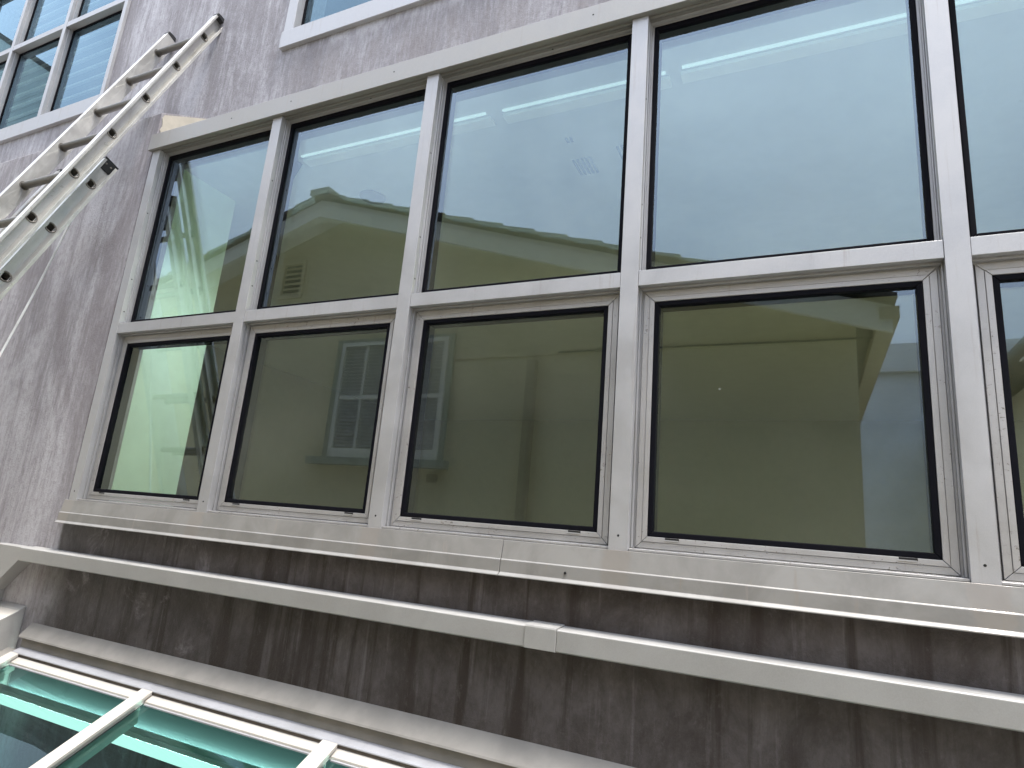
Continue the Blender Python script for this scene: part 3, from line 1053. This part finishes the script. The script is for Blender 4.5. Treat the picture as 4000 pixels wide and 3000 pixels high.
for i in range(max(nb, 3)):
    mb = MB()
    a, b = PB + D * RS * i, PBL + D * RS * i
    mb.tube(a - W * .0036, b - W * .002, 0.0175, 20, 0, 0.86, N, cap0=False)
    segs = 20
    loops = []
    for (rr, ww) in ((0.0265, 0.0003), (0.0250, 0.0036), (0.0195, 0.0040), (0.0178, -0.004), (0.0165, -0.06)):
        loops.append([mb.b.verts.new(a + W * ww + (N * math.cos(2 * math.pi * k / segs) + D * math.sin(2 * math.pi * k / segs) * .92) * rr) for k in range(segs)])
    for li in range(len(loops) - 1):
        for k in range(segs):
            f = mb.b.faces.new([loops[li][k], loops[li][(k + 1) % segs], loops[li + 1][(k + 1) % segs], loops[li + 1][k]])
            f.material_index = 1 if li >= 3 else 0
            f.smooth = True
    f = mb.b.faces.new(loops[-1]); f.material_index = 1
    mb.build("base_rung", [M['rung'], M['hole']], Ld)
# halyard hanging slack beside the base section
mb = MB()
ra, rb = Vector((-0.262, -0.13, 1.45)), Vector((-0.225, -0.30, 0.57))
pts = [ra.lerp(rb, t / 12) + Vector((0.012 * math.sin(math.pi * t / 12), 0, -0.012 * math.sin(math.pi * t / 12))) for t in range(13)]
pts += [rb + (rb - ra).normalized() * .3 * k for k in range(1, 6)]
loops = []
for p in pts:
    loops.append([mb.b.verts.new(p + Vector((math.cos(k * math.pi / 4), math.sin(k * math.pi / 4), 0)) * 0.005) for k in range(8)])
for la, lb in zip(loops[:-1], loops[1:]):
    for k in range(8):
        f = mb.b.faces.new([la[k], la[(k + 1) % 8], lb[(k + 1) % 8], lb[k]])
        f.smooth = True
mb.build("rope", M['rope'], Ld)

# ------------------------------------------------------------------ house opposite, met only in the glass
def gable_house(name, label, apex, eave_l, eave_r, zslope, ywall, depth, wall_l, wall_r, mat, over=0.35):
    H = empty(name, ((wall_l + wall_r) / 2, ywall - depth / 2, DECK), label, "house")
    ax, az = apex
    def top(x):
        return az - abs(x - ax) * zslope - 0.10
    mb = MB()
    mb.prism([(wall_l, ywall, DECK), (wall_r, ywall, DECK), (wall_r, ywall, top(wall_r)), (ax, ywall, top(ax)), (wall_l, ywall, top(wall_l))], (0, -depth, 0))
    mb.build("wall", mat, H)
    # verge boards + soffit
    mb = MB()
    for ex in (eave_l, eave_r):
        ez = az - abs(ex - ax) * zslope
        for (y0, y1, d0, d1) in ((ywall + over - .03, ywall + over, 0.03, 0.21), (ywall + .002, ywall + over - .031, 0.085, 0.10)):
            q = [(ax, az - d1), (ex, ez - d1), (ex, ez - d0), (ax, az - d0)]
            mb.hexa([(x, y0, z) for x, z in q] + [(x, y1, z) for x, z in q])
    mb.build("verge_board", M['house_trim'], H)
    # tiled roof: overlapping courses give the stepped verge
    mb = MB()
    step = 0.30
    for ex, sg in ((eave_l, -1), (eave_r, 1)):
        n_ = int(abs(ex - ax) / step)
        for k in range(n_ + 1):
            xa, xb = ax + sg * k * step, ax + sg * min((k + 1) * step + .03, abs(ex - ax) + .03)
            za, zb = az - abs(xa - ax) * zslope, az - abs(xb - ax) * zslope
            q = [(xa, za + .000), (xb, zb + .018), (xb, zb + .050), (xa, za + .028)]
            mb.hexa([(x, ywall - depth - .3, z) for x, z in q] + [(x, ywall + over + .04, z) for x, z in q])
    mb.box(ax - .12, ax + .12, ywall - depth - .3, ywall + over + .06, az + .01, az + .075)
    mb.build("roof", M['tile'], H)
    return H


YH = -2.9
H = gable_house("house", "olive rendered gabled house with a tiled roof, reflected in the windows", (-1.58, 3.19), -6.6, 3.36, 0.314, YH, 4.0, -6.3, 3.18, M['house'])
wn = empty("window", (-0.78, YH, 0.6), parent=H)
mb = MB()
mb.box(-1.356, -0.012, YH + .001, YH + .03, 0.571, 1.735)
mb.build("surround", M['house_green'], wn)
mb = MB()
mb.box(-1.49, 0.05, YH + .001, YH + .09, 0.50, 0.570)
mb.build("sill", M['house_green'], wn)
mb = MB()
wx0, wx1, wz0, wz1 = -1.268, -0.055, 0.572, 1.695
mb.ring(wx0, wx1, wz0, wz1, 0.04, YH + .031, YH + .06, 0, wb=0.085)
n4 = (wx1 - wx0) / 4
for k in (1, 2, 3):
    hw = 0.035 if k == 2 else 0.013
    mb.box(wx0 + k * n4 - hw, wx0 + k * n4 + hw, YH + .031, YH + .055, wz0 + .086, wz1 - .041)
mb.box(wx0 + .041, wx1 - .041, YH + .0305, YH + .0545, 1.130, 1.165)
mb.build("sash", M['house_trim'], wn)
mb = MB()
z = 0.67
while z < 1.64:
    mb.hexa([(wx0 + .04, YH + .031, z), (wx1 - .04, YH + .031, z), (wx1 - .04, YH + .045, z + .022), (wx0 + .04, YH + .045, z + .022),
             (wx0 + .04, YH + .030, z + .004), (wx1 - .04, YH + .030, z + .004), (wx1 - .04, YH + .044, z + .026), (wx0 + .04, YH + .044, z + .026)])
    z += 0.034
mb.build("blind", M['blind'], wn)
mb = MB()
mb.ring(-2.32, -1.99, 2.26, 2.69, 0.035, YH + .001, YH + .03, 0)
for k in range(6):
    mb.hexa([(-2.285, YH + .002, 2.31 + k * .058), (-2.025, YH + .002, 2.31 + k * .058), (-2.025, YH + .026, 2.30 + k * .058), (-2.285, YH + .026, 2.30 + k * .058),
             (-2.285, YH + .002, 2.335 + k * .058), (-2.025, YH + .002, 2.335 + k * .058), (-2.025, YH + .026, 2.306 + k * .058), (-2.285, YH + .026, 2.306 + k * .058)])
mb.box(-2.28, -2.03, YH + .0005, YH + .0015, 2.30, 2.65, 1)
mb.build("vent", [M['house'], M['hole']], H)
mb = MB()
mb.box(-0.15, -0.05, YH + .001, YH + .02, 0.385, 0.455)
mb.build("outlet_box", M['brown'], H)
mb = MB()
mb.box(-0.01, 3.18, YH + .001, YH + .012, 1.49, 1.545)
mb.build("band_course", M['house'], H)
mb = MB()
mb.box(1.0, 3.28, YH + .014, YH + .026, 1.500, 1.512)
mb.build("conduit", M['hole'], H)
mb = MB()
mb.box(0.74, 0.82, YH + .001, YH + .06, DECK, 1.44)
mb.build("downpipe", M['brown'], H)
mb = MB()
mb.box(3.29, 3.40, YH - 4.3, YH + .36, 1.52, 1.60)
mb.build("gutter", M['brown'], H)

# neighbouring grey block behind the house corner
G = empty("grey_block", (6.5, -9, DECK), "plain grey rendered block beyond the olive house, reflected in the windows", "building")
mb = MB()
mb.box(3.2, 14, -14, -9.5, DECK, 3.0)
mb.build("wall", M['grey_render'], G)
mb = MB()
mb.box(3.1, 14.1, -14.1, -9.4, 3.001, 3.46)
mb.build("parapet", M['grey_render'], G)

# second gabled house further along
H2 = gable_house("house", "second olive house with a low tiled roof beyond the first, reflected in the end window", (8.0, 3.0), 4.55, 12.0, 0.31, -4.8, 5, 4.95, 11.6, M['house'])

# tall sage house seen in the upper left window
T = empty("tall_house", (-11.5, -6, DECK), "tall sage sided house reflected in the upper left window", "house")
mb = MB()
TY = -2.5
SK = Vector((-5.2, -2.0, 0))                              # the block runs back at an angle
mb.prism([(-14.5, TY, DECK), (-8.52, TY, DECK), (-8.52, TY, 6.93), (-11.6, TY, 8.83), (-14.5, TY, 7.0)], SK)
zq = DECK + .2
while zq < 6.8:
    mb.box(-14.5, -8.52, TY + .001, TY + .012, zq, zq + .19)
    zq += 0.2
mb.build("wall", M['siding'], T)
mb = MB()
for ex, ez in ((-14.7, 6.88), (-8.45, 6.89)):
    mb.prism([(-11.6, TY + .04, 8.84), (ex, TY + .04, ez), (ex, TY + .04, ez + .05), (-11.6, TY + .04, 8.89)], SK * 1.05)
mb.build("roof", M['tile'], T)
